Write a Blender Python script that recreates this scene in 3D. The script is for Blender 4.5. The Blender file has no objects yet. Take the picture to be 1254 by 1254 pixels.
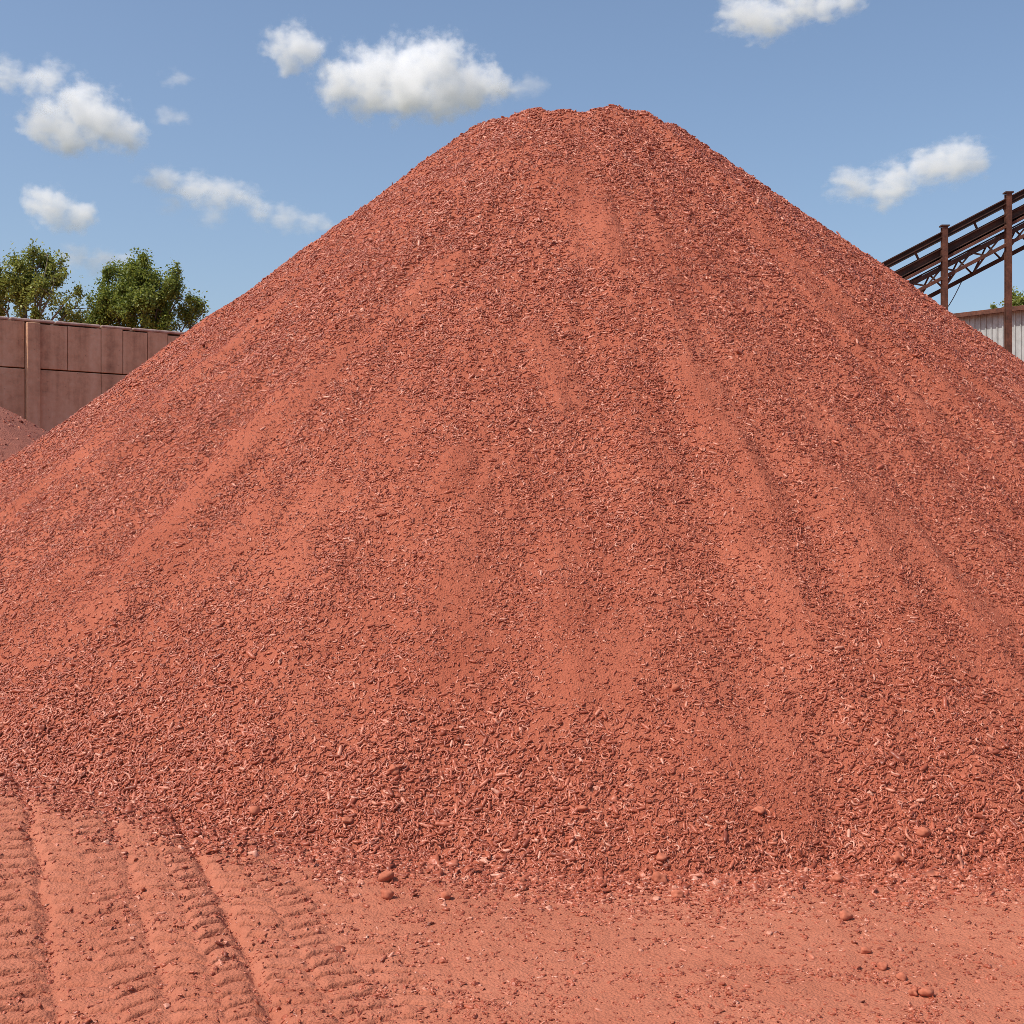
import bpy, bmesh, math, random
import numpy as np
from mathutils import Vector, Matrix

random.seed(7)
RNG = np.random.default_rng(7)
scene = bpy.context.scene
COL = scene.collection

# ------------------------------------------------------------------ numbers
F = 1600.0            # focal length in pixels of the 1254 px frame
CAM_H = 1.9
SUN = Vector((-0.50, -0.27, 0.82)).normalized()
PCX, PCY = 0.79, 16.7       # pile axis
P_TOP, P_TAN = 7.73, 0.783  # virtual apex, slope

def sstep(a, b, x):
    t = np.clip((x - a) / (b - a), 0, 1)
    return t * t * (3 - 2 * t)

# ------------------------------------------------------------------ noise
_perm = np.random.default_rng(3).permutation(4096)
_grad = np.random.default_rng(4).uniform(0, 2 * np.pi, 4096)
_gxt = np.cos(_grad); _gyt = np.sin(_grad)
def _h(ix, iy):
    return _perm[(_perm[ix & 4095] + iy) & 4095]
def perlin(x, y):
    x = np.asarray(x, dtype=np.float64); y = np.asarray(y, dtype=np.float64)
    ix = np.floor(x).astype(np.int64); iy = np.floor(y).astype(np.int64)
    fx = x - ix; fy = y - iy
    ux = fx * fx * fx * (fx * (fx * 6 - 15) + 10); uy = fy * fy * fy * (fy * (fy * 6 - 15) + 10)
    def g(dx, dy):
        a = _h(ix + dx, iy + dy)
        return _gxt[a] * (fx - dx) + _gyt[a] * (fy - dy)
    n0 = g(0, 0) * (1 - ux) + g(1, 0) * ux
    n1 = g(0, 1) * (1 - ux) + g(1, 1) * ux
    return 1.4 * (n0 * (1 - uy) + n1 * uy)
def fbm(x, y, o=3):
    s = 0; a = 1.0; t = 0
    for i in range(o):
        s = s + a * perlin(x * 2 ** i + 17.3 * i, y * 2 ** i + 9.1 * i); t += a; a *= 0.5
    return s / t

# ------------------------------------------------------------------ helpers
def tag(o, label=None, cat=None, group=None, kind=None):
    if label: o['label'] = label
    if cat: o['category'] = cat
    if group: o['group'] = group
    if kind: o['kind'] = kind
    return o

def link(o, parent=None):
    COL.objects.link(o)
    if parent: o.parent = parent
    return o

def empty(name, loc, rz=0.0):
    o = bpy.data.objects.new(name, None)
    o.location = loc; o.rotation_euler = (0, 0, rz); o.empty_display_size = 0.2
    return link(o)

def np_mesh(name, verts, faces, mat, smooth=True):
    """faces: (n,k) int array"""
    me = bpy.data.meshes.new(name)
    verts = np.asarray(verts, dtype=np.float32); faces = np.asarray(faces, dtype=np.int32)
    n, k = faces.shape
    me.vertices.add(len(verts)); me.vertices.foreach_set('co', verts.ravel())
    me.loops.add(n * k); me.loops.foreach_set('vertex_index', faces.ravel())
    me.polygons.add(n)
    me.polygons.foreach_set('loop_start', np.arange(0, n * k, k, dtype=np.int32))
    me.polygons.foreach_set('loop_total', np.full(n, k, dtype=np.int32))
    me.polygons.foreach_set('use_smooth', np.full(n, smooth, dtype=bool))
    me.update(); me.validate()
    if mat: me.materials.append(mat)
    return me

class MB:
    """collects boxes, bars and tubes for one mesh object"""
    def __init__(self):
        self.v = []; self.f = []
    def add(self, vs, fs):
        b = len(self.v); self.v += [tuple(p) for p in vs]; self.f += [tuple(i + b for i in f) for f in fs]
    def box(self, c, s, M=None):
        x, y, z = s[0] / 2, s[1] / 2, s[2] / 2
        vs = [Vector((sx * x, sy * y, sz * z)) for sz in (-1, 1) for sy in (-1, 1) for sx in (-1, 1)]
        if M: vs = [M @ p for p in vs]
        self.add([p + Vector(c) for p in vs], [(0, 2, 3, 1), (4, 5, 7, 6), (0, 1, 5, 4), (2, 6, 7, 3), (0, 4, 6, 2), (1, 3, 7, 5)])
    def bar(self, a, b, w, t, up=(0, 0, 1)):
        a = Vector(a); b = Vector(b); d = b - a
        x = d.normalized(); y = Vector(up).cross(x)
        if y.length < 1e-4: y = Vector((0, 1, 0)).cross(x)
        y.normalize(); z = x.cross(y)
        M = Matrix((x, y, z)).transposed()
        self.box((a + b) / 2, (d.length, w, t), M)
    def tube(self, pts, rad, n=8, cap=True):
        pts = [Vector(p) for p in pts]
        rad = rad if hasattr(rad, '__len__') else [rad] * len(pts)
        vs = []; fs = []
        ref = Vector((0.31, 0.2, 0.93))
        for i, p in enumerate(pts):
            d = (pts[min(i + 1, len(pts) - 1)] - pts[max(i - 1, 0)]).normalized()
            u = d.cross(ref)
            if u.length < 1e-3: u = d.cross(Vector((1, 0, 0)))
            u.normalize(); w = d.cross(u)
            for k in range(n):
                a = 2 * math.pi * k / n
                vs.append(p + rad[i] * (math.cos(a) * u + math.sin(a) * w))
        for i in range(len(pts) - 1):
            for k in range(n):
                fs.append((i * n + k, i * n + (k + 1) % n, (i + 1) * n + (k + 1) % n, (i + 1) * n + k))
        if cap:
            fs.append(tuple(range(n - 1, -1, -1))); fs.append(tuple((len(pts) - 1) * n + k for k in range(n)))
        self.add(vs, fs)
    def build(self, name, mat, parent=None, smooth=False, bevel=0.0):
        me = bpy.data.meshes.new(name)
        me.from_pydata([tuple(p) for p in self.v], [], self.f); me.update()
        if smooth:
            for p in me.polygons: p.use_smooth = True
        me.materials.append(mat)
        o = link(bpy.data.objects.new(name, me), parent)
        if bevel:
            m = o.modifiers.new('bevel', 'BEVEL'); m.width = bevel; m.segments = 2; m.limit_method = 'ANGLE'
        return o

# ------------------------------------------------------------------ material helper
class NT:
    def __init__(self, name, volume=False):
        self.m = bpy.data.materials.new(name); self.m.use_nodes = True
        self.t = self.m.node_tree; self.t.nodes.clear()
        self.out = self.t.nodes.new('ShaderNodeOutputMaterial')
    def n(self, kind, **kw):
        nd = self.t.nodes.new('ShaderNode' + kind)
        for k, v in kw.items():
            if k == 'ins':
                for i, val in v.items():
                    if isinstance(val, bpy.types.NodeSocket): self.t.links.new(val, nd.inputs[i])
                    else: nd.inputs[i].default_value = val
            else: setattr(nd, k, v)
        return nd
    def math(self, op, a, b=0.0, clamp=False):
        nd = self.n('Math', operation=op, use_clamp=clamp, ins={0: a, 1: b}); return nd.outputs[0]
    def noise(self, vec, scale, detail=4, rough=0.55, dist=0.0):
        return self.n('TexNoise', ins={'Vector': vec, 'Scale': scale, 'Detail': detail, 'Roughness': rough, 'Distortion': dist}).outputs['Fac']
    def ramp(self, fac, stops):
        nd = self.n('ValToRGB', ins={0: fac}); e = nd.color_ramp.elements
        while len(e) < len(stops): e.new(0.5)
        for i, (p, c) in enumerate(stops):
            e[i].position = p; e[i].color = (c[0], c[1], c[2], 1)
        return nd.outputs[0]
    def mix(self, fac, a, b, mode='MIX'):
        nd = self.n('Mix', data_type='RGBA', blend_type=mode)
        for i, val in ((0, fac), (6, a), (7, b)):
            if isinstance(val, bpy.types.NodeSocket): self.t.links.new(val, nd.inputs[i])
            else: nd.inputs[i].default_value = val if i == 0 else (*val[:3], 1)
        return nd.outputs[2]
    def surf(self, color, rough=0.8, spec=0.3, bump=None, bdist=0.01, bstr=1.0, metallic=0.0):
        p = self.n('BsdfPrincipled')
        for k, v in (('Base Color', color), ('Roughness', rough), ('Specular IOR Level', spec), ('Metallic', metallic)):
            if isinstance(v, bpy.types.NodeSocket): self.t.links.new(v, p.inputs[k])
            else: p.inputs[k].default_value = (*v, 1) if k == 'Base Color' else v
        if bump is not None:
            b = self.n('Bump', ins={'Strength': bstr, 'Distance': bdist, 'Height': bump})
            self.t.links.new(b.outputs[0], p.inputs['Normal'])
        self.t.links.new(p.outputs[0], self.out.inputs['Surface'])
        return p
    def co(self, which='Object'):
        return self.n('TexCoord').outputs[which]

def dirt_mat(name, c_lo, c_hi, scale=1.0, bdist=0.012, far=False):
    t = NT(name); co = t.co('Object')
    big = t.noise(co, 0.9 * scale, 5, 0.6)
    mid = t.noise(co, 9 * scale, 4, 0.65)
    fine = t.noise(co, 95 * scale, 3, 0.7)
    grain = t.n('TexVoronoi', ins={'Vector': co, 'Scale': 70.0 * scale, 'Randomness': 1.0}).outputs['Distance']
    f = t.math('ADD', t.math('MULTIPLY', big, 0.55), t.math('ADD', t.math('MULTIPLY', mid, 0.3), t.math('MULTIPLY', fine, 0.15)))
    c = t.ramp(f, [(0.36, c_lo), (0.64, c_hi)])
    if far:       # red dust lies on the yard only; beyond it plain earth and scrub
        dist = t.n('VectorMath', operation='LENGTH', ins={0: co}).outputs['Value']
        c = t.mix(t.n('MapRange', ins={0: dist, 1: 45.0, 2: 75.0}).outputs[0], c, (0.13, 0.125, 0.075))
    hgt = t.math('ADD', t.math('MULTIPLY', fine, 0.7), t.math('ADD', t.math('MULTIPLY', grain, -0.5), t.math('MULTIPLY', mid, 1.2)))
    t.surf(c, 0.9, 0.18, hgt, bdist, 0.9)
    return t.m

M = {}
M['ground'] = dirt_mat('red_ground_dust', (0.385, 0.122, 0.069), (0.48, 0.172, 0.104), bdist=0.012, far=True)
M['pile'] = dirt_mat('red_pile_fines', (0.34, 0.088, 0.048), (0.45, 0.135, 0.078), bdist=0.016)
M['oldpile'] = dirt_mat('dull_red_pile', (0.27, 0.098, 0.068), (0.37, 0.142, 0.099), 0.6, 0.02)  # second pile: darker, less saturated red than the main one

def pellet_mat(name, stops, rough=0.5, spec=0.4):
    t = NT(name)
    rnd = t.n('ObjectInfo').outputs['Random']
    c = t.ramp(rnd, stops)
    no = t.noise(t.co('Object'), 3.0, 3, 0.6)
    c2 = t.mix(t.math('MULTIPLY', no, 0.35), c, (0.27, 0.062, 0.034), 'MIX')
    t.surf(c2, rough, spec)
    return t.m
M['pellet'] = pellet_mat('red_pellet', [(0.0, (0.20, 0.046, 0.024)), (0.35, (0.33, 0.077, 0.038)), (0.80, (0.45, 0.124, 0.066)), (0.93, (0.56, 0.210, 0.130)), (1.0, (0.66, 0.33, 0.235))], 0.42, 0.42)
tc_ = NT('red_clod'); no_ = tc_.noise(tc_.co('Object'), 2.5, 5, 0.6); tc_.surf(tc_.ramp(no_, [(0.35, (0.36, 0.105, 0.058)), (0.65, (0.49, 0.162, 0.095))]), 0.85, 0.2); M['clod'] = tc_.m

# ------------------------------------------------------------------ terrain functions
def ground_h(x, y, fine=True):
    z = 0.035 * fbm(x * 0.6, y * 0.6, 3)
    # low berm in front of the left toe
    z = z + (0.30 * sstep(0.4, -3.6, x) * sstep(4.7, 7.9, y))
    near = sstep(14, 10, y) * sstep(9, 6, np.abs(x)) * sstep(-2, 1, y)
    t = y - 4.85
    c = -0.36 * t - 0.02 * t * t
    wob = 0.045 * fbm(x * 1.7, y * 1.7, 2) + 0.03 * fbm(x * 5.1 + 3, y * 5.1, 2)
    u = x - c + wob
    v = (y - 0.38 * x) / 1.07 + 0.05 * fbm(x * 2.3 + 5, y * 2.3, 2) + 0.018 * fbm(x * 8 + 5, y * 8, 2)
    fade = sstep(8.8, 7.3, y) * near
    def lugs(u0, u1, per, ph, dep, sl=0.0, gw=0.22):
        m = sstep(u0 - 0.02, u0 + 0.03, u) * sstep(u1 + 0.02, u1 - 0.03, u)
        w = np.abs((((v + sl * (u - u0)) / per + ph) % 1.0) - 0.5) * 2          # 1 at groove
        jag = 0.30 * fbm(x * 11, y * 11, 3)
        g = sstep(1 - gw - 0.09, 1 - gw + 0.09, w + jag)
        pad = 0.30 * (1 - w ** 4)
        am = np.clip(0.72 + 1.1 * fbm(x * 1.6 + 40 + u0 * 7, y * 1.6, 3), 0.08, 1.4)
        return dep * m * am * (pad - g)
    z = z + fade * 1.9 * (lugs(-2.02, -1.74, 0.130, 0.1, 0.034, 0.0, 0.28) + lugs(-2.62, -2.12, 0.140, 0.4, 0.018, 0.2)
                    + lugs(-1.66, -1.49, 0.130, 0.5, 0.016, 0.3) + lugs(-1.47, -1.30, 0.130, 0.0, 0.018, -0.25) + lugs(-1.23, -1.07, 0.130, 0.0, 0.028, 0.35) + lugs(-1.04, -0.90, 0.130, 0.45, 0.034, -0.25)
                    + lugs(-0.82, -0.64, 0.130, 0.35, 0.038, 0.35) + lugs(-0.61, -0.44, 0.130, 0.85, 0.030, -0.2) + lugs(-0.38, -0.20, 0.13, 0.7, 0.018, 0.3))
    for uc, w_, dp in ((-0.86, 0.026, 0.030), (-1.70, 0.024, 0.022), (-1.26, 0.026, 0.014), (-2.06, 0.026, 0.018)):
        z = z - fade * dp * np.exp(-((u - uc) / w_) ** 2) * np.clip(0.75 + 1.2 * fbm(x * 3.5, y * 3.5 + 8, 3), 0.05, 1.6)
    if fine:
        z = z + near * (0.010 * fbm(x * 5, y * 5, 3) + 0.0055 * fbm(x * 19, y * 19, 3))
    return z

def on_cone(px, py):
    """plan position where the sight line of a photo pixel meets the plain cone"""
    kx, kz = (px - 627) / F, (627 - py) / F
    for yy in np.arange(6, 17, 0.02):
        if CAM_H + kz * yy <= P_TOP - P_TAN * math.hypot(kx * yy - PCX, yy - PCY): break
    return kx * yy, yy
# runs of fines (+) and of coarse pieces (-) lying on the slope: plan polylines with a width in metres
RUNS = []
for wgt, wpx, pl in [
    (1.0, 34, [(682, 215), (700, 250), (722, 300)]), (0.9, 30, [(655, 405), (680, 440), (700, 490)]),
    (0.55, 32, [(840, 460), (900, 520), (955, 620)]), (0.9, 30, [(560, 320), (480, 385), (380, 470), (290, 570), (190, 660)]),
    (0.8, 36, [(560, 580), (590, 640), (570, 700)]), (0.8, 34, [(1040, 590), (1130, 680), (1200, 750)]),
    (0.7, 26, [(950, 690), (985, 770)]), (0.7, 24, [(400, 320), (270, 430), (120, 540), (20, 620)]),
    (0.8, 28, [(330, 620), (230, 730), (130, 825)]), (0.6, 26, [(950, 300), (1040, 380), (1150, 470)]),
    (0.9, 46, [(945, 930), (975, 990)]), (0.5, 30, [(770, 300), (800, 380)]), (0.6, 28, [(180, 560), (60, 660), (0, 720)]),
    (0.6, 30, [(470, 500), (400, 600), (350, 700)]), (0.5, 40, [(700, 740), (720, 830)]),
    (-1.0, 48, [(790, 185), (860, 270), (960, 390), (1080, 500)]), (-0.8, 45, [(620, 250), (560, 420), (600, 500)]),
    (-0.7, 60, [(1080, 540), (1200, 650)]), (-0.7, 50, [(740, 560), (800, 650)]), (-0.7, 60, [(1060, 760), (1200, 880)]),
    (-0.7, 60, [(600, 240), (520, 290), (420, 400)]), (-0.6, 45, [(440, 640), (380, 800)]), (-0.7, 40, [(260, 480), (90, 640)])]:
    q = [on_cone(*p) for p in pl]
    RUNS.append((wgt, wpx / F * float(np.mean([p[1] for p in q])), q))

def streak(phi, r):
    """smooth runs of fines down the slope: 1 = smooth streak, 0 = coarse"""
    phi = phi + 0.37
    w = phi + 0.05 * fbm(r * 0.5, phi * 3, 2)
    a = fbm(w * 8.0 + 3.1, r * 0.16 + 2, 2)
    b = fbm(w * 22.0, r * 0.28 + 11, 2) * sstep(1.0, 5.0, r)
    c = fbm(phi * r * 1.0 + 31, r * 0.9, 3)
    v = 0.25 * a + 0.33 * b + 0.36 * c - 0.03
    x = PCX + r * np.sin(phi - 0.37); y = PCY - r * np.cos(phi - 0.37)
    jit = 1 + 0.35 * fbm(x * 1.6 + 3, y * 1.6, 3)
    for wgt, wd, q in RUNS:
        best = None
        for (x0, y0), (x1, y1) in zip(q[:-1], q[1:]):
            dx, dy = x1 - x0, y1 - y0
            t = np.clip(((x - x0) * dx + (y - y0) * dy) / (dx * dx + dy * dy), 0, 1)
            d = np.hypot(x - x0 - t * dx, y - y0 - t * dy)
            best = d if best is None else np.minimum(best, d)
        v = v + 0.36 * wgt * sstep(1.5, 0.2, best / wd * jit)
    return sstep(-0.12, 0.42, v)

def pile_h(x, y, fine=True):
    dx = x - PCX; dy = y - PCY
    r = np.hypot(dx, dy) + 1e-6
    phi = np.arctan2(dx, -dy)         # 0 = towards the camera
    fp = phi + 0.37
    cone = P_TOP - P_TAN * r
    top = 6.62 + 0.10 * fbm(x * 1.3 + 4, y * 1.3, 3) + 0.12 * np.exp(-((x - 1.25) / 0.28) ** 2) - 0.02 * np.exp(-((x - 0.85) / 0.16) ** 2) + 0.07 * np.exp(-((x - 0.35) / 0.3) ** 2)
    k = 0.035
    hh = np.clip(0.5 + 0.5 * (cone - top) / k / 2.0, 0, 1)
    z = cone * (1 - hh) + top * hh - 2 * k * hh * (1 - hh)
    body = sstep(0.4, 2.0, r)
    s = streak(phi, r)
    z = z + body * (0.10 * fbm(fp * 5.0 + 1.7, r * 0.12, 2) + 0.07 * sstep(1.5, 5, r) * fbm(fp * 14.0, r * 0.2 + 5, 2))
    z = z + 0.035 * fbm(x * 0.9, y * 0.9 + 40, 2) * body
    z = z + 0.05 * (s - 0.5) * body
    toe = sstep(1.1, 0.0, z)
    z = z + toe * 0.05 * fbm(x * 1.4, y * 1.4, 3)
    if fine:
        am = 1.0 - 0.65 * s
        z = z + am * (0.020 * fbm(x * 6, y * 6, 3) + 0.011 * fbm(x * 17 + 3, y * 17, 2)) + 0.02 * (1 - body) * fbm(x * 4, y * 4, 2)
    return z

def grid_faces(nx, ny, wrap=False):
    i, j = np.meshgrid(np.arange(nx - (0 if wrap else 1)), np.arange(ny - 1), indexing='ij')
    i2 = (i + 1) % nx
    return np.stack([i * ny + j, i2 * ny + j, i2 * ny + j + 1, i * ny + j + 1], -1).reshape(-1, 4)

def spread(a, b, step, far_a, far_b, g=1.16):
    core = np.arange(a, b, step)
    lo = [a]; s = step
    while lo[-1] > far_a: s *= g; lo.append(lo[-1] - s)
    hi = [core[-1]]; s = step
    while hi[-1] < far_b: s *= g; hi.append(hi[-1] + s)
    return np.concatenate([np.array(lo[1:][::-1]), core, np.array(hi[1:])])

# ------------------------------------------------------------------ ground
gx = np.concatenate([spread(-3.7, -0.2, 0.0105, -2500, -0.19), np.arange(-0.18, 3.8, 0.02)])
gx = np.unique(np.concatenate([gx[gx < 3.8], 3.8 + np.cumsum(0.02 * 1.16 ** np.arange(1, 67))]).round(4))
gy = spread(4.4, 9.0, 0.0105, -400, 4000)
X, Y = np.meshgrid(gx, gy, indexing='ij')
Z = ground_h(X, Y)
V = np.stack([X, Y, Z], -1).reshape(-1, 3)
FC = grid_faces(len(gx), len(gy))
ground = link(bpy.data.objects.new('ground', np_mesh('ground', V, FC, M['ground'])))
tag(ground, kind='structure')

# ------------------------------------------------------------------ main pile
ph = np.concatenate([np.radians(np.linspace(-112, 112, 1500)), np.radians(np.linspace(114, 246, 90))])
rr = np.concatenate([np.linspace(0.02, 4.0, 150), np.linspace(4.02, 10.9, 300)])
PH, RR = np.meshgrid(ph, rr, indexing='ij')
X = PCX + RR * np.sin(PH); Y = PCY - RR * np.cos(PH)
Z = pile_h(X, Y)
V = np.stack([X, Y, Z], -1).reshape(-1, 3)
# orientation: phi grows counter-clockwise seen from above, r outward
FC = grid_faces(len(ph), len(rr), wrap=True)[:, ::-1]
under = (Z - ground_h(X, Y, False)).reshape(-1)
keep = (under[FC] > -0.12).any(1)
FC = FC[keep]
used = np.unique(FC); remap = np.full(len(V), -1); remap[used] = np.arange(len(used))
pile = link(bpy.data.objects.new('gravel_pile', np_mesh('gravel_pile', V[used], remap[FC], M['pile'])))
tag(pile, 'huge steep heap of red curled pellets filling the picture in front of the wall', 'gravel pile')

# ------------------------------------------------------------------ second pile (smaller, in a duller red) against the wall
WA = np.array([-10.2, 26.0]); WD = np.array([0.8, 0.6]); WN = np.array([0.6, -0.8])   # wall face line and its normal
ph2 = np.radians(np.linspace(0, 360, 260, endpoint=False)); rr2 = np.linspace(0.02, 7.4, 130)
P2, R2 = np.meshgrid(ph2, rr2, indexing='ij')
CX2, CY2 = -11.6, 21.8
X = CX2 + R2 * np.sin(P2); Y = CY2 - R2 * np.cos(P2)
d = (X - WA[0]) * WN[0] + (Y - WA[1]) * WN[1]
push = np.where(d < -0.06, -0.06 - d, 0)
X = X + push * WN[0]; Y = Y + push * WN[1]
Z = 5.45 - 0.60 * np.sqrt((X - CX2) ** 2 + (Y - CY2) ** 2 + 0.15) + 0.10 * fbm(X * 0.8, Y * 0.8, 3) + 0.03 * fbm(X * 5, Y * 5, 3)
V = np.stack([X, Y, Z], -1).reshape(-1, 3)
FC = grid_faces(len(ph2), len(rr2), wrap=True)[:, ::-1]
keep = (V[:, 2][FC] > -0.15).any(1); FC = FC[keep]
used = np.unique(FC); remap = np.full(len(V), -1); remap[used] = np.arange(len(used))
pile2 = link(bpy.data.objects.new('gravel_pile', np_mesh('gravel_pile', V[used], remap[FC], M['oldpile'])))
tag(pile2, 'small dull brownish red pile lying against the foot of the concrete wall', 'gravel pile')

# ------------------------------------------------------------------ pellets: source shapes, then scattered as stuff
def pellet_mesh(i, kind):
    r = random.Random(100 + i)
    n = 9; pts = []
    p = Vector((0, 0, 0)); a = r.uniform(0, 6.28); pitch = 0
    if kind == 'arc': bend = [r.choice((-1, 1)) * r.uniform(1.8, 4.4) / n] * n
    elif kind == 's':
        b = r.uniform(1.6, 2.8) / n * 2; bend = [b] * (n // 2) + [-b] * (n - n // 2)
    elif kind == 'hook': bend = [0.05] * 4 + [r.choice((-1, 1)) * 0.55] * 5
    else: bend = [r.uniform(-0.12, 0.12) for _ in range(n)]
    for k in range(n):
        pts.append(p.copy())
        a += bend[k] + r.uniform(-0.08, 0.08); pitch += r.uniform(-0.16, 0.16)
        p = p + Vector((math.cos(a), math.sin(a), math.sin(pitch) * 0.7)) / (n - 1)
    c = sum(pts, Vector()) / n
    pts = [q - c for q in pts]
    base = {'arc': 0.088, 's': 0.080, 'hook': 0.09, 'stub': 0.145}[kind] * r.uniform(0.85, 1.25)
    rad = [base * (0.55 + 0.45 * math.sin(math.pi * min(1, (k + 0.6) / (n - 0.0))) ** 0.5) * r.uniform(0.88, 1.12) for k in range(n)]
    rad[0] *= 0.6; rad[-1] *= 0.6
    m = MB(); m.tube(pts, rad, 6)
    me = bpy.data.meshes.new('pellet'); me.from_pydata([tuple(q) for q in m.v], [], m.f); me.update()
    for q in me.polygons: q.use_smooth = True
    me.materials.append(M['pellet'])
    return me

def lump_mesh(seed, mat, sub=2, rough=0.28, squash=0.75):
    r = np.random.default_rng(seed)
    bm = bmesh.new(); bmesh.ops.create_icosphere(bm, subdivisions=sub, radius=0.5)
    dirs = r.normal(size=(7, 3)); dirs /= np.linalg.norm(dirs, axis=1)[:, None]; am = r.uniform(-1, 1, 7) * rough; fr = r.uniform(1.2, 3.2, 7); off = r.uniform(0, 6, 7)
    sc = np.array([r.uniform(0.85, 1.15), r.uniform(0.8, 1.05), squash])
    for v in bm.verts:
        c = np.array(v.co); k = 1 + 0.22 * rough * math.sin(9 * c[0] + 7 * c[2] + off[0]) * math.sin(11 * c[1] + off[1]) + sum(am[j] * math.sin(fr[j] * 2 * float(c @ dirs[j]) * 2 + off[j]) for j in range(7)) * 0.5
        v.co = Vector(c * k * sc)
    me = bpy.data.meshes.new('lump'); bm.to_mesh(me); bm.free()
    for q in me.polygons: q.use_smooth = True
    me.materials.append(mat)
    return me

src = bpy.data.collections.new('pellet_shapes')
kinds = ['arc'] * 7 + ['s'] * 3 + ['hook'] * 3 + ['stub'] * 2
for i, k in enumerate(kinds):
    o = bpy.data.objects.new('s%02d' % i, pellet_mesh(i, k)); src.objects.link(o)
N_P = len(kinds)
for i in range(5):
    o = bpy.data.objects.new('t%02d' % i, lump_mesh(500 + i, M['pellet'], 2, 0.8)); src.objects.link(o)
N_L = 5

def scatter_group():
    ng = bpy.data.node_groups.new('scatter', 'GeometryNodeTree')
    ng.interface.new_socket('Geometry', in_out='INPUT', socket_type='NodeSocketGeometry')
    ng.interface.new_socket('Geometry', in_out='OUTPUT', socket_type='NodeSocketGeometry')
    N = ng.nodes.new; L = ng.links.new
    gi = N('NodeGroupInput'); go = N('NodeGroupOutput')
    ci = N('GeometryNodeCollectionInfo'); ci.inputs['Collection'].default_value = src
    ci.inputs['Separate Children'].default_value = True; ci.inputs['Reset Children'].default_value = True
    ip = N('GeometryNodeInstanceOnPoints'); ip.inputs['Pick Instance'].default_value = True
    def attr(nm, tp):
        a = N('GeometryNodeInputNamedAttribute'); a.data_type = tp; a.inputs['Name'].default_value = nm
        return a.outputs['Attribute']
    er = N('FunctionNodeEulerToRotation')
    L(gi.outputs[0], ip.inputs['Points']); L(ci.outputs[0], ip.inputs['Instance'])
    L(attr('which', 'INT'), ip.inputs['Instance Index'])
    L(attr('rot', 'FLOAT_VECTOR'), er.inputs[0]); L(er.outputs[0], ip.inputs['Rotation'])
    L(attr('siz', 'FLOAT'), ip.inputs['Scale'])
    L(ip.outputs[0], go.inputs[0])
    return ng
SCATTER = scatter_group()

def scatter(name, pos, nrm, size, which, tilt=0.35, parent=None, roll=0.0):
    n = len(pos)
    nz = nrm + RNG.normal(0, tilt, (n, 3)); nz /= np.linalg.norm(nz, axis=1)[:, None]
    t = RNG.normal(size=(n, 3)) + roll * RNG.normal(size=(n, 1)) * np.stack([nrm[:, 0], nrm[:, 1], -(1 - nrm[:, 2])], -1); t -= (t * nz).sum(1)[:, None] * nz; t /= np.linalg.norm(t, axis=1)[:, None]
    b = np.cross(nz, t)
    # matrix columns t,b,nz -> euler XYZ
    ey = np.arcsin(np.clip(-t[:, 2], -1, 1)); ex = np.arctan2(b[:, 2], nz[:, 2]); ez = np.arctan2(t[:, 1], t[:, 0])
    me = bpy.data.meshes.new(name)
    me.vertices.add(n); me.vertices.foreach_set('co', pos.astype(np.float32).ravel())
    a = me.attributes.new('rot', 'FLOAT_VECTOR', 'POINT'); a.data.foreach_set('vector', np.stack([ex, ey, ez], -1).astype(np.float32).ravel())
    a = me.attributes.new('siz', 'FLOAT', 'POINT'); a.data.foreach_set('value', size.astype(np.float32))
    a = me.attributes.new('which', 'INT', 'POINT'); a.data.foreach_set('value', which.astype(np.int32))
    me.materials.append(M['pellet'])
    o = link(bpy.data.objects.new(name, me), parent)
    md = o.modifiers.new('scatter', 'NODES'); md.node_group = SCATTER
    tag(o, kind='stuff')
    return o

def normals(fn, x, y, e=0.05):
    gx_ = (fn(x + e, y, False) - fn(x - e, y, False)) / (2 * e); gy_ = (fn(x, y + e, False) - fn(x, y - e, False)) / (2 * e)
    n = np.stack([-gx_, -gy_, np.ones_like(x)], -1)
    return n / np.linalg.norm(n, axis=1)[:, None]

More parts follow.
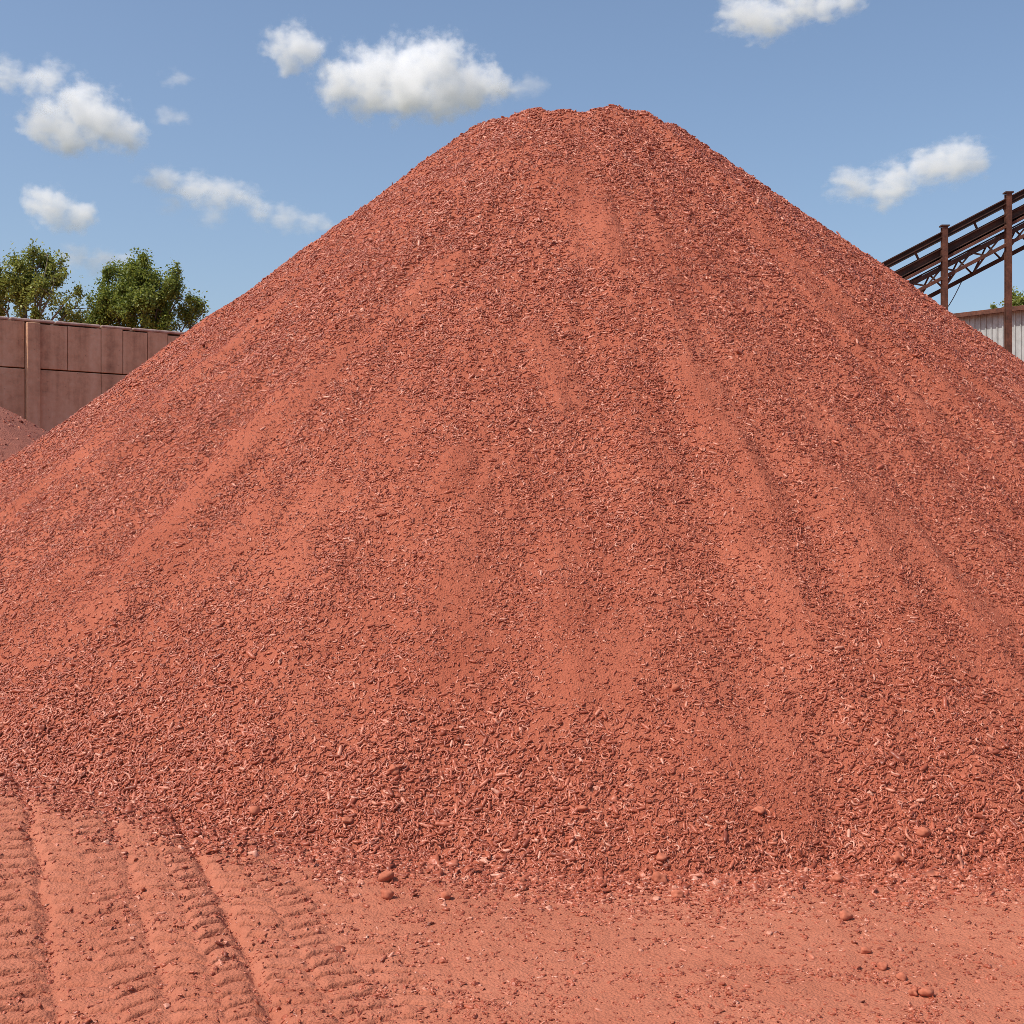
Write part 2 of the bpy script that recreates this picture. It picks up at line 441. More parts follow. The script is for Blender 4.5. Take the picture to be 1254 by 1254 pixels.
# --- on the pile
def pile_pellets():
    n = 1000000
    phi = np.radians(RNG.uniform(-105, 105, n)); r = 10.6 * np.sqrt(RNG.uniform(0, 1, n))
    n2 = 240000                        # the coarse apron at the foot
    phi = np.concatenate([phi, np.radians(RNG.uniform(-70, 70, n2))]); r = np.concatenate([r, np.sqrt(RNG.uniform(8.0 ** 2, 10.5 ** 2, n2))])
    extra = np.arange(n + n2) >= n; n = n + n2
    x = PCX + r * np.sin(phi); y = PCY - r * np.cos(phi)
    z = pile_h(x, y); g = ground_h(x, y, False)
    hgt = z - g
    s = streak(phi, r)
    toe = sstep(1.3, 0.1, hgt)
    clump = sstep(-0.35, 0.35, fbm(x * 2.2, y * 2.2 + 70, 3))
    dens = (1 - 0.32 * s) * (0.40 + 0.60 * clump)
    dens = np.maximum(dens, toe * 0.95)
    # larger pieces further up: fewer of them
    far = sstep(0.5, 6.5, z)
    size = 0.034 + 0.022 * far + 0.016 * toe
    dens *= (0.036 / size) ** 1.5
    dens = np.where(extra, 0.55 * sstep(0.9, 0.05, hgt) * (0.5 + 0.5 * clump), dens)
    k = (hgt > -0.03) & (RNG.uniform(0, 1, n) < dens)
    x, y, z, size, toe, s = x[k], y[k], z[k], size[k], toe[k], s[k]
    m = len(x)
    nr = normals(pile_h, x, y)
    size = size * np.exp(RNG.normal(0, 0.25, m)) * (1 - 0.42 * s)
    w = RNG.integers(0, N_P, m)
    lump = RNG.uniform(0, 1, m) < (0.05 + 0.04 * toe)
    w = np.where(lump, N_P + RNG.integers(0, N_L, m), w)
    size = np.where(lump, size * RNG.uniform(0.25, 0.6, m), size)
    pos = np.stack([x, y, z], -1) + nr * (size * RNG.uniform(0.0, 0.12, m))[:, None]
    print('pile pellets', m)
    scatter('loose_pellets', pos, nr, size, w, 0.26, pile, 2.2)
pile_pellets()

def small_pile_pellets():
    n = 9000
    a = RNG.uniform(0, 2 * np.pi, n); r = 7.0 * np.sqrt(RNG.uniform(0, 1, n))
    x = CX2 + r * np.sin(a); y = CY2 - r * np.cos(a)
    k = ((x - WA[0]) * WN[0] + (y - WA[1]) * WN[1]) > 0.02
    x, y = x[k], y[k]; rho = np.sqrt((x - CX2) ** 2 + (y - CY2) ** 2 + 0.15)
    z = 5.45 - 0.60 * rho + 0.10 * fbm(x * 0.8, y * 0.8, 3) + 0.03 * fbm(x * 5, y * 5, 3)
    k = z > 0.05; x, y, z, rho = x[k], y[k], z[k], rho[k]; m = len(x)
    nr = np.stack([0.6 * (x - CX2) / rho, 0.6 * (y - CY2) / rho, np.ones(m)], -1); nr /= np.linalg.norm(nr, axis=1)[:, None]
    scatter('loose_pellets', np.stack([x, y, z], -1), nr, 0.05 * np.exp(RNG.normal(0, 0.3, m)), RNG.integers(0, N_P + N_L, m), 0.3, pile2, 2.2)
small_pile_pellets()

# --- on the ground
def ground_pellets():
    n = 330000
    x = RNG.uniform(-5.2, 5.2, n); y = RNG.uniform(3.9, 10.5, n)
    g = ground_h(x, y); p = pile_h(x, y, False)
    gap = g - p                               # distance below the pile surface
    edge = sstep(0.75, 0.0, gap)
    patch = sstep(0.0, 0.5, fbm(x * 1.1 + 9, y * 1.1, 3))
    patch2 = sstep(-0.2, 0.4, fbm(x * 4 + 9, y * 4, 2))
    groove = sstep(0.0, -0.02, g - ground_h(x, y - 0.0, False) + 0.0)
    dens = 0.34 * (0.3 + patch2) + 0.50 * patch * patch2 + 0.75 * edge ** 2
    hollow = (ground_h(x, y + 0.07) + ground_h(x, y - 0.07) + ground_h(x + 0.06, y) + ground_h(x - 0.06, y)) / 4 - g
    dens = dens + 0.55 * sstep(0.002, 0.014, hollow)
    dens *= np.where((x < -0.6) & (gap > 0.3), 0.62, 1.0)
    k = (gap > -0.01) & (RNG.uniform(0, 1, n) < dens)
    x, y, g, edge = x[k], y[k], g[k], edge[k]
    m = len(x); nr = normals(ground_h, x, y)
    size = (0.025 + 0.022 * edge) * np.exp(RNG.normal(0, 0.28, m))
    w = RNG.integers(0, N_P, m)
    lump = RNG.uniform(0, 1, m) < 0.28
    w = np.where(lump, N_P + RNG.integers(0, N_L, m), w)
    size = np.where(lump, size * RNG.uniform(0.25, 0.75, m), size)
    pos = np.stack([x, y, g], -1) + nr * (size * RNG.uniform(-0.06, 0.05, m))[:, None]
    print('ground pellets', m)
    tag(scatter('scattered_pellets', pos, nr, size, w, 0.25), 'fine red pellets strewn over the bare ground in front of the pile', 'loose pellets')
ground_pellets()

# ------------------------------------------------------------------ clods one can count
def ground_at(px, py):
    lo, hi = 3.5, 14.0
    kx, kz = (px - 627) / F, (627 - py) / F
    for yy in np.arange(3.5, 14, 0.01):
        xx = kx * yy; zz = CAM_H + kz * yy
        h = max(float(ground_h(np.array([xx]), np.array([yy]))[0]), float(pile_h(np.array([xx]), np.array([yy]))[0]))
        if zz <= h: return xx, yy, h
    return xx, yy, h
CLODS = [
    (1036, 1127, 15, 'roundest red clod alone on bare ground below the right toe of the pile', None),
    (1060, 1168, 11, 'small red clod second from the back in the diagonal row on bare ground', 'row'),
    (1081, 1188, 12, 'pale red clod in the middle of the diagonal row on bare ground', 'row'),
    (1105, 1201, 12, 'angular red clod just behind the front pair in the diagonal row', 'row'),
    (1119, 1219, 11, 'low flat clod left of the largest clod at the front of the diagonal row', 'row'),
    (1135, 1221, 16, 'large round clod at the front end of the diagonal row', 'row'),
    (474, 1101, 17, 'flat topped red clod with a dark shadow on ground right of the tyre tracks', None),
    (472, 1079, 17, 'red clod behind the flat topped one, nearer the pile toe', None),
    (546, 1101, 13, 'small low clod alone on bare ground beneath the middle of the pile toe', None),
    (827, 846, 12, 'lone rounded clod stuck high on the face of the pile', None),
    (713, 995, 12, 'smooth oval clod resting among pellets on the lower pile face', None),
    (482, 947, 13, 'reddish clod high on the lower left pile face in a coarse patch', None),
    (930, 997, 12, 'rounded clod beside a bare patch on the lower right pile face', None),
    (830, 1100, 14, 'flattened clod on the ground just outside the lowest point of the toe', None),
    (808, 1081, 17, 'angular clod at the lowest point of the pile toe', None),
    (810, 1058, 15, 'rounded clod just inside the pile toe, above its lowest point', None),
    (1025, 1081, 13, 'dark sided clod on ground just outside the right part of the toe', None),
    (1100, 1056, 15, 'rounded clod at the edge of the right part of the toe', None),
    (1132, 1025, 15, 'angular clod among pellets at the right foot of the pile', None),
    (638, 1081, 10, 'tiny clod on fine spill outside the middle of the toe', None),
    (425, 1009, 12, 'clod on the pile edge above the bare strip right of the tracks', None),
    (312, 998, 14, 'dark clod at the pile toe directly above the tyre tracks', None),
]
for i, (px, py, wpx, lab, grp) in enumerate(CLODS):
    x, y, h = ground_at(px, py)
    s = wpx / F * y * 1.05
    me = lump_mesh(900 + i, M['clod'], 3, 0.34 if i % 3 else 0.2, 0.80)
    o = link(bpy.data.objects.new('clod', me)); o.scale = (s, s, s); o.rotation_euler = (random.uniform(-.2, .2), random.uniform(-.2, .2), random.uniform(0, 6))
    o.location = (x, y + s * 0.1, h + s * 0.27)
    tag(o, lab, 'clod', 'clods in a diagonal row' if grp else 'loose red clods')

# ------------------------------------------------------------------ concrete wall
def concrete_mat():
    t = NT('dusty_concrete'); co = t.co('Object')
    a = t.noise(co, 0.7, 6, 0.6); b = t.noise(co, 7, 5, 0.65)
    mp = t.n('Mapping', ins={'Vector': co, 'Scale': (3.4, 3.4, 0.22)}).outputs[0]
    st = t.noise(mp, 1.0, 5, 0.6)
    f = t.math('ADD', t.math('MULTIPLY', a, 0.35), t.math('ADD', t.math('MULTIPLY', b, 0.25), t.math('MULTIPLY', st, 0.4)))
    c = t.ramp(f, [(0.36, (0.29, 0.155, 0.098)), (0.5, (0.56, 0.325, 0.205)), (0.64, (0.68, 0.45, 0.31))])
    pores = t.n('TexVoronoi', ins={'Vector': co, 'Scale': 9.0}).outputs['Distance']
    pr = t.ramp(pores, [(0.0, (0, 0, 0)), (0.10, (1, 1, 1))])
    hgt = t.math('ADD', t.math('MULTIPLY', pr, 0.4), b)
    c = t.mix(t.math('SUBTRACT', 1.0, t.math('ADD', t.math('MULTIPLY', pr, 0.6), 0.4)), c, (0.06, 0.03, 0.025))
    t.surf(c, 0.9, 0.15, hgt, 0.02, 0.7)
    return t.m
M['concrete'] = concrete_mat()
def crust_mat():
    t = NT('pale_cement_edge'); co = t.co('Object')
    c = t.ramp(t.noise(co, 5, 5), [(0.35, (0.30, 0.19, 0.16)), (0.65, (0.50, 0.37, 0.32))])
    t.surf(c, 0.9, 0.15, t.noise(co, 20, 3), 0.01, 0.5); return t.m
M['crust'] = crust_mat()

WALL_TOP = CAM_H + 0.1472 * 26
wall = empty('concrete_wall', (WA[0], WA[1], 0), math.atan2(WD[1], WD[0]))
tag(wall, 'tall shaded concrete push wall stained red, with panel joints, behind the pile at left', 'wall')
# local frame: x along the wall, y = away from the camera, z up
PIL = (0.50, 0.78)       # pilaster span in local x
def panels():
    mb = MB(); g = 0.011
    zs = [(-0.2, 1.55), (1.57, 2.05), (2.07, WALL_TOP - 0.945), (WALL_TOP - 0.92, WALL_TOP)]
    xs = [-9.0, -6.6, -4.4, -2.2, -0.9, PIL[0], PIL[1], 2.05, 3.05, 4.15, 6.4, 8.6, 10.8, 13]
    r = random.Random(5)
    for a, b in zip(xs[:-1], xs[1:]):
        if (a, b) == PIL: continue
        for j, (z0, z1) in enumerate(zs):
            cuts = [a, b]
            if j == 3 and b - a < 2.5 and b - a > 0.9: cuts = [a, (a + b) / 2 + r.uniform(-.1, .1), b]
            for p, q in zip(cuts[:-1], cuts[1:]):
                dz = r.uniform(-0.03, 0.03) if j == 3 else 0
                mb.box(((p + q) / 2, 0.2 + r.uniform(-.012, .012), (z0 + z1 + dz) / 2), (q - p - g, 0.4, z1 - z0 + dz))
    return mb
panels().build('panel', M['concrete'], wall, bevel=0.012)
mb = MB(); mb.box((2.0, 0.28, WALL_TOP / 2 - 0.12), (21.9, 0.2, WALL_TOP - 0.12)); mb.build('core', M['concrete'], wall)
mb = MB(); mb.box(((PIL[0] + PIL[1]) / 2, 0.13, WALL_TOP / 2 + 0.0), (PIL[1] - PIL[0] - 0.02, 0.50, WALL_TOP - 0.02)); mb.build('pilaster', M['concrete'], wall, bevel=0.015)
mb = MB()
r_ = random.Random(8); xx = -9.0
while xx < 12.8:
    L_ = r_.uniform(0.5, 1.4)
    if not (PIL[0] - 0.1 < xx < PIL[1] or PIL[0] < xx + L_ < PIL[1] + .1):
        mb.box((xx + L_ / 2, 0.19, WALL_TOP + 0.045), (L_ - 0.02, 0.40, 0.06))
    xx += L_
mb.build('coping', M['crust'], wall, bevel=0.027)

# ------------------------------------------------------------------ trees
def leaf_mat(name, lo, hi):
    t = NT(name); g = t.n('NewGeometry').outputs['Random Per Island']
    c = t.ramp(g, [(0.0, lo), (1.0, hi)])
    p = t.surf(c, 0.5, 0.35)
    tr = t.n('BsdfTranslucent'); t.t.links.new(c, tr.inputs[0])
    mx = t.n('MixShader', ins={0: 0.4}); t.t.links.new(p.outputs[0], mx.inputs[1]); t.t.links.new(tr.outputs[0], mx.inputs[2])
    t.t.links.new(mx.outputs[0], t.out.inputs['Surface'])
    return t.m
M['leaf_olive'] = leaf_mat('olive_leaf', (0.14, 0.17, 0.036), (0.36, 0.38, 0.08))
M['leaf_green'] = leaf_mat('green_leaf', (0.10, 0.145, 0.030), (0.31, 0.34, 0.06))
tb = NT('bark'); tb.surf(tb.ramp(tb.noise(tb.co(), 6, 4), [(0.3, (0.06, 0.045, 0.035)), (0.7, (0.17, 0.135, 0.105))]), 0.9, 0.1); M['bark'] = tb.m
tb = NT('bark_pale'); tb.surf(tb.ramp(tb.noise(tb.co(), 6, 4), [(0.3, (0.16, 0.13, 0.10)), (0.7, (0.32, 0.28, 0.22))]), 0.9, 0.1); M['bark_pale'] = tb.m

def make_tree(depth, lobes, n_leaf, leaf, mat, seed, label, clump=0.30, n_clump=90, pale=False):
    """lobes: crown masses (photo x, y, radius in px) set at one distance, each as deep as it is wide"""
    r = random.Random(seed); rn = np.random.default_rng(seed); k = depth / F
    x0 = (min(l[0] - l[2] for l in lobes) + max(l[0] + l[2] for l in lobes)) / 2
    bx = (x0 - 627) * k
    root = empty('tree', (bx, depth, 0)); tag(root, label, 'tree', 'trees beyond the yard')
    wt = np.array([l[2] ** 2.2 for l in lobes]); wt /= wt.sum()
    C = []
    for q in rn.choice(len(lobes), n_clump, p=wt):
        lx, ly, lr = lobes[q]
        d = rn.normal(size=3); d /= np.linalg.norm(d); d *= rn.uniform(0.25, 1.0) ** 0.5
        C.append(((lx - 627) * k - bx + d[0] * lr * k, d[1] * lr * k * 1.2, (627 - ly) * k + CAM_H + d[2] * lr * k))
    C = np.array(C)
    zlo = C[:, 2].min(); zhi = C[:, 2].max(); fork = zlo - 1.2
    wood = MB()
    wood.tube([(0, 0, -0.2), (0.05, 0.02, fork * 0.5), (0, 0, fork), (0.02, 0, zlo + (zhi - zlo) * 0.6)], [0.26, 0.2, 0.16, 0.05], 8)
    limbs = []
    for (lx, ly, lr) in lobes:
        b = Vector(((lx - 627) * k - bx, r.uniform(-.5, .5) * lr * k, (627 - ly) * k + CAM_H))
        t0 = r.uniform(0.0, 0.7) * min(1, max(0.0, (b.z - fork) / (zhi - fork)))
        a = Vector((0, 0, fork + (zlo + (zhi - zlo) * 0.6 - fork) * t0 * 0.8))
        m = a.lerp(b, 0.5) + Vector((r.uniform(-.2, .2), r.uniform(-.2, .2), -0.14 * (b - a).length))
        pts = [a, a.lerp(m, 0.5) + Vector((r.uniform(-.08, .08), 0, -0.05)), m, m.lerp(b, 0.55) + Vector((r.uniform(-.12, .12), 0, 0.05)), b]
        wood.tube(pts, [0.075, 0.06, 0.045, 0.03, 0.012], 6, False); limbs += pts[2:]
    for c in C:
        b = Vector(c); a = min(limbs, key=lambda q: (q - b).length + max(0, q.z - b.z) * 1.5 + r.uniform(0, .25))
        m = a.lerp(b, 0.5) + Vector((r.uniform(-.1, .1), r.uniform(-.1, .1), r.uniform(-.1, .04)))
        wood.tube([a, m, b], [0.026, 0.017, 0.006], 5, False)
    per = rn.gamma(2.0, 1.0, len(C)); per /= per.sum()
    ci = rn.choice(len(C), n_leaf, p=per)
    rad = clump * rn.uniform(0.55, 1.25, len(C))
    pos = C[ci] + rn.normal(0, 0.5, (n_leaf, 3)) * rad[ci][:, None] * np.array([0.85, 0.85, 1.25])
    a = rn.normal(size=(n_leaf, 3)); a /= np.linalg.norm(a, axis=1)[:, None]
    b = rn.normal(size=(n_leaf, 3)); b[:, 2] *= 0.5; b -= (a * b).sum(1)[:, None] * a; b /= np.linalg.norm(b, axis=1)[:, None]
    s = leaf * rn.uniform(0.6, 1.3, (n_leaf, 1))
    vs = np.stack([pos - a * s, pos + b * s * 0.55, pos + a * s, pos - b * s * 0.55], 1).reshape(-1, 3)
    fs = np.arange(n_leaf * 4).reshape(-1, 4)
    wood.build('trunk', M['bark_pale' if pale else 'bark'], root, smooth=True)
    link(bpy.data.objects.new('crown', np_mesh('crown', vs, fs, mat, False)), root)
    return root
def tp(px, depth): return (px - 627) / F * depth
def tz(py, depth): return CAM_H + (627 - py) / F * depth
make_tree(50, [(45, 328, 22), (22, 342, 26), (70, 345, 22), (10, 368, 24), (50, 372, 36), (88, 378, 20), (98, 396, 16), (-22, 362, 32), (76, 322, 9), (42, 309, 8), (20, 318, 8), (60, 312, 6), (98, 352, 7)],
          20000, 0.061, M['leaf_olive'], 11, 'thin olive green tree with branches showing, leftmost above the concrete wall', 0.30, 150, True)
make_tree(53, [(172, 334, 20), (150, 350, 28), (198, 352, 27), (222, 366, 22), (135, 376, 26), (180, 390, 44), (236, 382, 13), (120, 396, 18), (168, 315, 8), (128, 332, 8), (213, 334, 9), (180, 318, 8), (250, 380, 5)],
          56000, 0.060, M['leaf_green'], 12, 'dense dark green tree above the wall, next to the pile slope', 0.34, 170)
make_tree(62, [(1240, 372, 12), (1255, 372, 14), (1225, 378, 8), (1240, 362, 5), (1275, 380, 16), (1245, 392, 16)],
          8000, 0.07, M['leaf_olive'], 13, 'small green tree top showing over the metal shed roof', 0.26, 60)

# ------------------------------------------------------------------ rusty conveyor
def rust_mat(name, dark, mid, hi):
    t = NT(name); co = t.co('Object')
    f = t.math('ADD', t.math('MULTIPLY', t.noise(co, 2.2, 6, 0.65), 0.6), t.math('MULTIPLY', t.noise(co, 16, 4, 0.6), 0.4))
    t.surf(t.ramp(f, [(0.36, dark), (0.52, mid), (0.68, hi)]), 0.75, 0.3, f, 0.01, 0.4); return t.m
M['rust'] = rust_mat('rusty_steel', (0.055, 0.025, 0.017), (0.115, 0.047, 0.030), (0.20, 0.085, 0.052))
M['darkrust'] = rust_mat('dark_rusty_steel', (0.036, 0.02, 0.015), (0.068, 0.034, 0.024), (0.13, 0.058, 0.038))
tr_ = NT('belt_rubber'); tr_.surf(tr_.ramp(tr_.noise(tr_.co(), 8, 4), [(0.3, (0.03, 0.025, 0.023)), (0.7, (0.09, 0.05, 0.04))]), 0.85, 0.2); M['rubber'] = tr_.m

CY = 40.0; SL = 0.52
X0, Z0 = tp(1085, CY), tz(322, CY)
conv = empty('conveyor', (X0, CY, 0)); tag(conv, 'rusty inclined belt conveyor on posts rising to the right behind the pile', 'conveyor')
def cl(x, off, dy=0.0):      # local point: x along ground from X0, off metres below the top line
    return (x, dy, Z0 + SL * x - off)
XA, XB = -3.2, 9.5
def beam(name, off, dy, w, th, mat, xa=XA, xb=XB):
    mb = MB(); mb.bar(cl(xa, off, dy), cl(xb, off, dy), w, th); return mb.build(name, mat, conv, bevel=0.012)
def channel(name, off, dy, w, th, mat):
    mb = MB(); mb.bar(cl(XA, off, dy), cl(XB, off, dy), 0.03, th)
    hh = th / 2 * math.sqrt(1 + SL * SL)
    for k in (-1, 1): mb.bar(cl(XA, off + k * (hh - .02), dy - w / 2), cl(XB, off + k * (hh - .02), dy - w / 2), w, 0.03)
    return mb.build(name, mat, conv)
channel('top_rail', 0.02, 0.05, 0.12, 0.17, M['darkrust'])
channel('top_rail', 0.06, 1.20, 0.12, 0.18, M['darkrust'])
channel('stringer', 0.55, 0.08, 0.12, 0.24, M['darkrust'])
channel('stringer', 0.56, 1.15, 0.12, 0.34, M['darkrust'])
beam('belt', 0.40, 0.62, 0.90, 0.03, M['rubber'])
beam('belt', 0.92, 0.62, 0.90, 0.03, M['rubber'])
beam('kick_rail', 0.80, -0.06, 0.09, 0.09, M['rust'])
beam('chord', 1.36, -0.02, 0.10, 0.11, M['rust'])
beam('chord', 1.04, 1.18, 0.10, 0.12, M['darkrust'])
beam('chord', 1.72, 1.18, 0.10, 0.13, M['darkrust'])
beam('chord', 1.04, 0.05, 0.08, 0.14, M['darkrust'])
# braces, each a bar of its own
x = XA + 0.4; i = 0
while x < XB - 0.9:
    for (a, b, oa, ob, dy) in ((x, x + 0.45, 1.04, 1.36, 0.0), (x + 0.45, x + 0.90, 1.36, 1.04, 0.0), (x, x + 0.45, 1.04, 1.72, 1.14), (x + 0.45, x + 0.90, 1.72, 1.04, 1.14)):
        mb = MB(); mb.bar(cl(a, oa, dy), cl(b, ob, dy), 0.035, 0.05); mb.build('brace', M['darkrust'], conv)
    mb = MB(); mb.bar(cl(x + 0.45, 1.36, 0.0), cl(x + 0.45, 1.70, 1.14), 0.04, 0.05); mb.build('cross_bar', M['darkrust'], conv)
    mb = MB(); mb.bar(cl(x + 0.1, 0.1, 0.07), cl(x + 0.22, 0.42, 0.07), 0.05, 0.06); mb.build('upright', M['darkrust'], conv)
    mb = MB(); mb.tube([cl(x + 0.3, 0.46, 0.12), cl(x + 0.3, 0.46, 1.1)], 0.06, 10); mb.build('roller', M['rust'], conv, smooth=True)
    mb = MB(); mb.tube([cl(x + 0.3, 0.99, 0.08), cl(x + 0.3, 0.99, 1.12)], 0.055, 10); mb.build('roller', M['rust'], conv, smooth=True)
    x += 0.90; i += 1
for px in (1155, 1233, 1311, 1389):
    lx = tp(px, CY) - X0
    if lx > XB: continue
    mb = MB(); z1 = Z0 + SL * lx + 0.16
    # H section post
    mb.box((lx, -0.20, z1 / 2 - 0.1), (0.165, 0.022, z1 + 0.2)); mb.box((lx, -0.02, z1 / 2 - 0.1), (0.165, 0.022, z1 + 0.2)); mb.box((lx, -0.11, z1 / 2 - 0.1), (0.022, 0.155, z1 + 0.2))
    po = mb.build('post', M['rust'], conv)
    mb = MB(); mb.box((lx, -0.11, z1 + 0.035), (0.25, 0.26, 0.04)); mb.build('cap_plate', M['darkrust'], po)
mb = MB(); a = Vector(cl(tp(1192, CY) - X0, 1.75, 1.0)); b = Vector((tp(1160, CY) - X0, 0.9, tz(376, CY))); b2 = Vector((tp(1149, CY) - X0, 0.85, tz(388, CY)))
mb.tube([a + (b2 - a) * t + Vector((0, 0, -0.28 * math.sin(math.pi * t))) for t in [k / 10 for k in range(11)]], 0.014, 5); mb.build('cable', M['darkrust'], conv, smooth=True)

# ------------------------------------------------------------------ metal shed
def sheet_mat():
    t = NT('weathered_sheet'); co = t.co('Object')
    mp = t.n('Mapping', ins={'Vector': co, 'Scale': (3.0, 3.0, 0.25)}).outputs[0]
    f = t.math('ADD', t.math('MULTIPLY', t.noise(mp, 1.2, 5, 0.6), 0.6), t.math('MULTIPLY', t.noise(co, 5, 4), 0.4))
    t.surf(t.ramp(f, [(0.32, (0.23, 0.24, 0.235)), (0.5, (0.39, 0.41, 0.405)), (0.7, (0.50, 0.525, 0.52))]), 0.55, 0.4, None, metallic=0.15); return t.m
M['sheet'] = sheet_mat()
SX, SY = 12.9, 49.2; SZ = 8.86
shed = empty('metal_shed', (SX, SY, 0), math.atan2(-1.6, 1.5)); tag(shed, 'grey corrugated metal shed with rusty roof edge behind the right slope of the pile', 'shed')
def corrugated(L, z0, z1, per=0.21, dep=0.035):
    mb = MB(); x = 0; prof = []
    while x < L: prof += [(x, 0), (x + per * 0.62, 0), (x + per * 0.72, -dep), (x + per * 0.90, -dep)]; x += per
    n = len(prof); vs = [(p[0], p[1], z0) for p in prof] + [(p[0], p[1], z1) for p in prof]
    mb.add(vs, [(i, i + 1, n + i + 1, n + i) for i in range(n - 1)]); return mb
LS = 16.0
corrugated(LS, 0, SZ - 0.1).build('wall', M['sheet'], shed)
mb = MB(); mb.box((LS / 2, 4.05, (SZ - 0.14) / 2), (LS - 0.02, 8.0, SZ - 0.14)); mb.build('shell', M['sheet'], shed)
mb = MB(); Mr = Matrix.Rotation(math.radians(2.2), 3, 'X'); mb.box((LS / 2, 4.0, SZ + 0.12), (LS + 0.5, 8.6, 0.06), Mr); rf = mb.build('roof', M['darkrust'], shed)
mb = MB(); mb.box((LS / 2, -0.30, SZ - 0.06), (LS + 0.5, 0.06, 0.16)); mb.build('roof_edge', M['rust'], shed, bevel=0.01)

# ------------------------------------------------------------------ clouds: real volumes far away
CLD = 620.0
def cloud_mat(idx, puffs, dens, nscale, amp, fz):
    t = NT('cloud_vapour'); co = t.n('VectorMath', operation='MULTIPLY', ins={0: t.co('Object'), 1: (1.0, 1.0, fz)}).outputs[0]
    warp = t.n('TexNoise', ins={'Vector': co, 'Scale': nscale * 0.55, 'Detail': 3.0}).outputs['Color']
    wv = t.n('VectorMath', operation='MULTIPLY_ADD', ins={0: warp, 1: (13.0, 13.0, 13.0), 2: co}).outputs[0]
    wv = t.n('VectorMath', operation='SUBTRACT', ins={0: wv, 1: (6.5, 6.5, 6.5)}).outputs[0]
    field = None
    for (x, y, z, r) in puffs:
        d = t.n('VectorMath', operation='DISTANCE', ins={0: wv, 1: (x, y, z * fz)}).outputs['Value']
        f = t.math('SUBTRACT', 1.0, t.math('DIVIDE', d, r))
        field = f if field is None else t.math('MAXIMUM', field, f)
    no = t.noise(co, nscale, 7, 0.66)
    no2 = t.math('MULTIPLY', t.math('SUBTRACT', no, 0.52), amp)
    d = t.math('ADD', field, no2)
    d = t.math('MULTIPLY', t.math('SUBTRACT', d, 0.06), 1.5, True)
    d = t.math('MULTIPLY', t.math('POWER', d, 1.3), dens * 1.7)
    v = t.n('VolumePrincipled', ins={'Color': (0.997, 0.997, 0.998, 1), 'Density': d, 'Anisotropy': 0.0})
    t.t.links.new(v.outputs[0], t.out.inputs['Volume'])
    return t.m

def make_cloud(idx, puffs_px, dens, label, amp=1.5, nsc=2.4, depth=CLD):
    """puffs in photo pixels (x, y, radius) become spheres at real distance and size"""
    k = depth / F; r = random.Random(200 + idx); fz = 1.15 if idx in (0, 1, 2, 4) else 1.6
    P = []
    for (x, y, q) in puffs_px:
        q *= 1.12 if idx == 0 else (1.2 if fz < 1.5 else 1.55); P.append(((x - 627) * k, r.uniform(-0.5, 0.5) * q * k, (627 - y) * k + CAM_H, q * k))
    c = np.mean([p[:3] for p in P], 0)
    P = [(p[0] - c[0], p[1] - c[1], p[2] - c[2], p[3]) for p in P]
    bm = bmesh.new(); bmesh.ops.create_icosphere(bm, subdivisions=4, radius=1.0)
    for v in bm.verts:
        dv = np.array(v.co); best = 2.0
        for p in P:
            pc = np.array(p[:3]); R = p[3] * 1.38; b = float(dv @ pc); disc = R * R - (float(pc @ pc) - b * b)
            if disc > 0: best = max(best, b + math.sqrt(disc))
        v.co = v.co * best
    for _ in range(2): bmesh.ops.smooth_vert(bm, verts=bm.verts[:], factor=0.5, use_axis_x=True, use_axis_y=True, use_axis_z=True)
    me = bpy.data.meshes.new('cloud'); bm.to_mesh(me); bm.free()
    me.materials.append(cloud_mat(idx, P, dens, nsc * 0.055, amp, fz))
    o = link(bpy.data.objects.new('cloud', me)); o.location = (c[0], depth + c[1], c[2])
    tag(o, label, 'cloud', 'fair weather clouds')
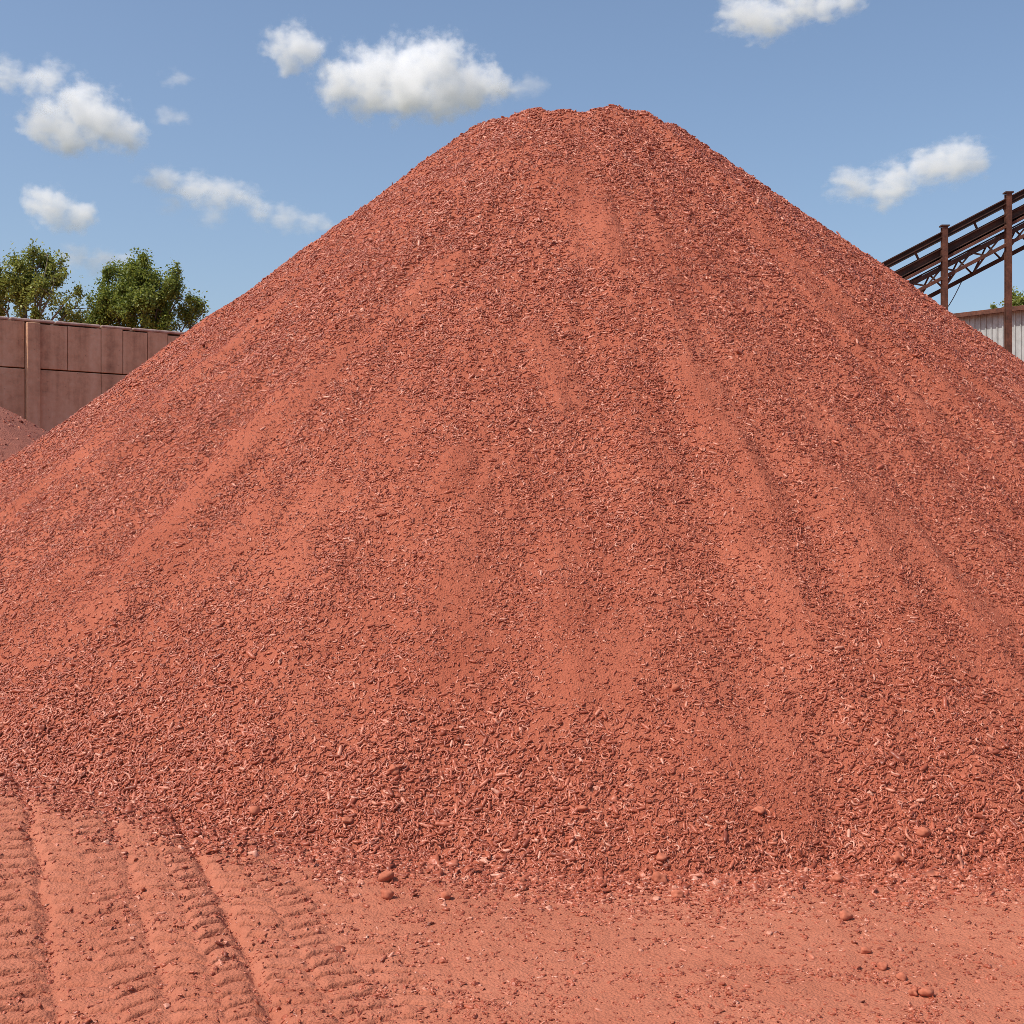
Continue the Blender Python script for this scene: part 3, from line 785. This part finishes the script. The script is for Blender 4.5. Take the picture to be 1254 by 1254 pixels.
CL = [
 ([(420, 112, 34), (455, 92, 40), (500, 85, 46), (540, 82, 40), (575, 100, 40), (605, 102, 26), (500, 120, 40), (545, 118, 38), (455, 122, 34)], 0.11, 'largest white puffy cloud just left of the top of the pile', 1.5),
 ([(345, 58, 22), (366, 58, 30), (382, 66, 20), (358, 76, 18)], 0.10, 'small round cloud immediately left of the largest cloud', 1.5),
 ([(60, 145, 34), (95, 130, 38), (125, 150, 36), (155, 168, 26), (85, 165, 28), (40, 150, 22)], 0.10, 'large lopsided cloud on the left with its lower right edge sloping down', 1.5),
 ([(12, 96, 22), (45, 94, 22), (66, 78, 14), (62, 98, 16)], 0.05, 'thin broken cloud on the left picture edge above the lopsided cloud', 1.7),
 ([(48, 246, 20), (70, 256, 26), (95, 264, 22), (110, 264, 14)], 0.10, 'small bright cloud above the thin olive tree', 1.5),
 ([(200, 220, 20), (235, 228, 24), (270, 236, 24), (300, 242, 18)], 0.055, 'long flat cloud sloping down to the right, beside the left pile slope', 1.6),
 ([(320, 262, 16), (350, 266, 20), (380, 270, 16), (398, 273, 12)], 0.04, 'flat thin cloud touching the left pile slope', 1.6),
 ([(262, 266, 15), (210, 252, 12)], 0.03, 'faint shred of cloud under the long flat cloud', 1.6),
 ([(910, 22, 26), (940, 18, 30), (975, 12, 26), (1010, 4, 22), (1040, 2, 18)], 0.08, 'cloud cut by the top edge of the picture, upper right', 1.6),
 ([(1170, 195, 30), (1130, 210, 28), (1195, 198, 22), (1095, 220, 24), (1050, 226, 24), (1085, 238, 24), (1040, 220, 16)], 0.07, 'ragged cloud above the conveyor on the right', 1.6),
 ([(95, 315, 18), (125, 318, 20), (150, 318, 14)], 0.04, 'faint smear of cloud between the two tree tops on the left', 1.6),
 ([(215, 97, 14), (205, 140, 12), (222, 146, 12)], 0.03, 'very faint wisp right of the lopsided cloud', 1.6),
 ([(650, 105, 16), (632, 108, 12)], 0.03, 'very faint wisp just right of the largest cloud', 1.6),
]
for i, (pf, dn, lab, am) in enumerate(CL): make_cloud(i, pf, dn, lab, am * 1.65)

# ------------------------------------------------------------------ light, sky, camera
sun = bpy.data.lights.new('sun', 'SUN'); sun.energy = 4.5; sun.angle = math.radians(0.5); sun.color = (1.0, 0.93, 0.83)
so = link(bpy.data.objects.new('sun', sun)); so.rotation_euler = SUN.to_track_quat('Z', 'Y').to_euler(); so.location = (-30, -20, 60)

w = bpy.data.worlds.new('World'); scene.world = w; w.use_nodes = True
nt = w.node_tree; nt.nodes.clear()
sky = nt.nodes.new('ShaderNodeTexSky'); sky.sky_type = 'NISHITA'; sky.sun_disc = False
sky.sun_elevation = math.asin(SUN.z); sky.sun_rotation = math.atan2(SUN.x, SUN.y) % (2 * math.pi)
sky.air_density = 1.0; sky.dust_density = 2.2; sky.ozone_density = 2.1; sky.altitude = 100
bg = nt.nodes.new('ShaderNodeBackground'); bg.inputs[1].default_value = 0.15
wo = nt.nodes.new('ShaderNodeOutputWorld')
nt.links.new(sky.outputs[0], bg.inputs[0]); nt.links.new(bg.outputs[0], wo.inputs[0])

cam = bpy.data.cameras.new('camera'); cam.sensor_width = 36; cam.lens = 36 * F / 1254; cam.clip_end = 8000; cam.clip_start = 0.1
co = link(bpy.data.objects.new('camera', cam)); co.location = (0, 0, CAM_H); co.rotation_euler = (math.pi / 2, 0, 0)
scene.camera = co

scene.view_settings.view_transform = 'Standard'; scene.view_settings.look = 'None'
scene.view_settings.exposure = 0.0; scene.view_settings.gamma = 1.0
scene.render.engine = 'CYCLES'
cy = scene.cycles
cy.max_bounces = 14; cy.diffuse_bounces = 5; cy.glossy_bounces = 2; cy.transmission_bounces = 3; cy.transparent_max_bounces = 12
cy.volume_bounces = 14; cy.volume_step_rate = 0.5; cy.volume_max_steps = 256; cy.filter_width = 0.8; cy.denoising_prefilter = 'NONE'
cy.use_denoising = True; cy.use_adaptive_sampling = False
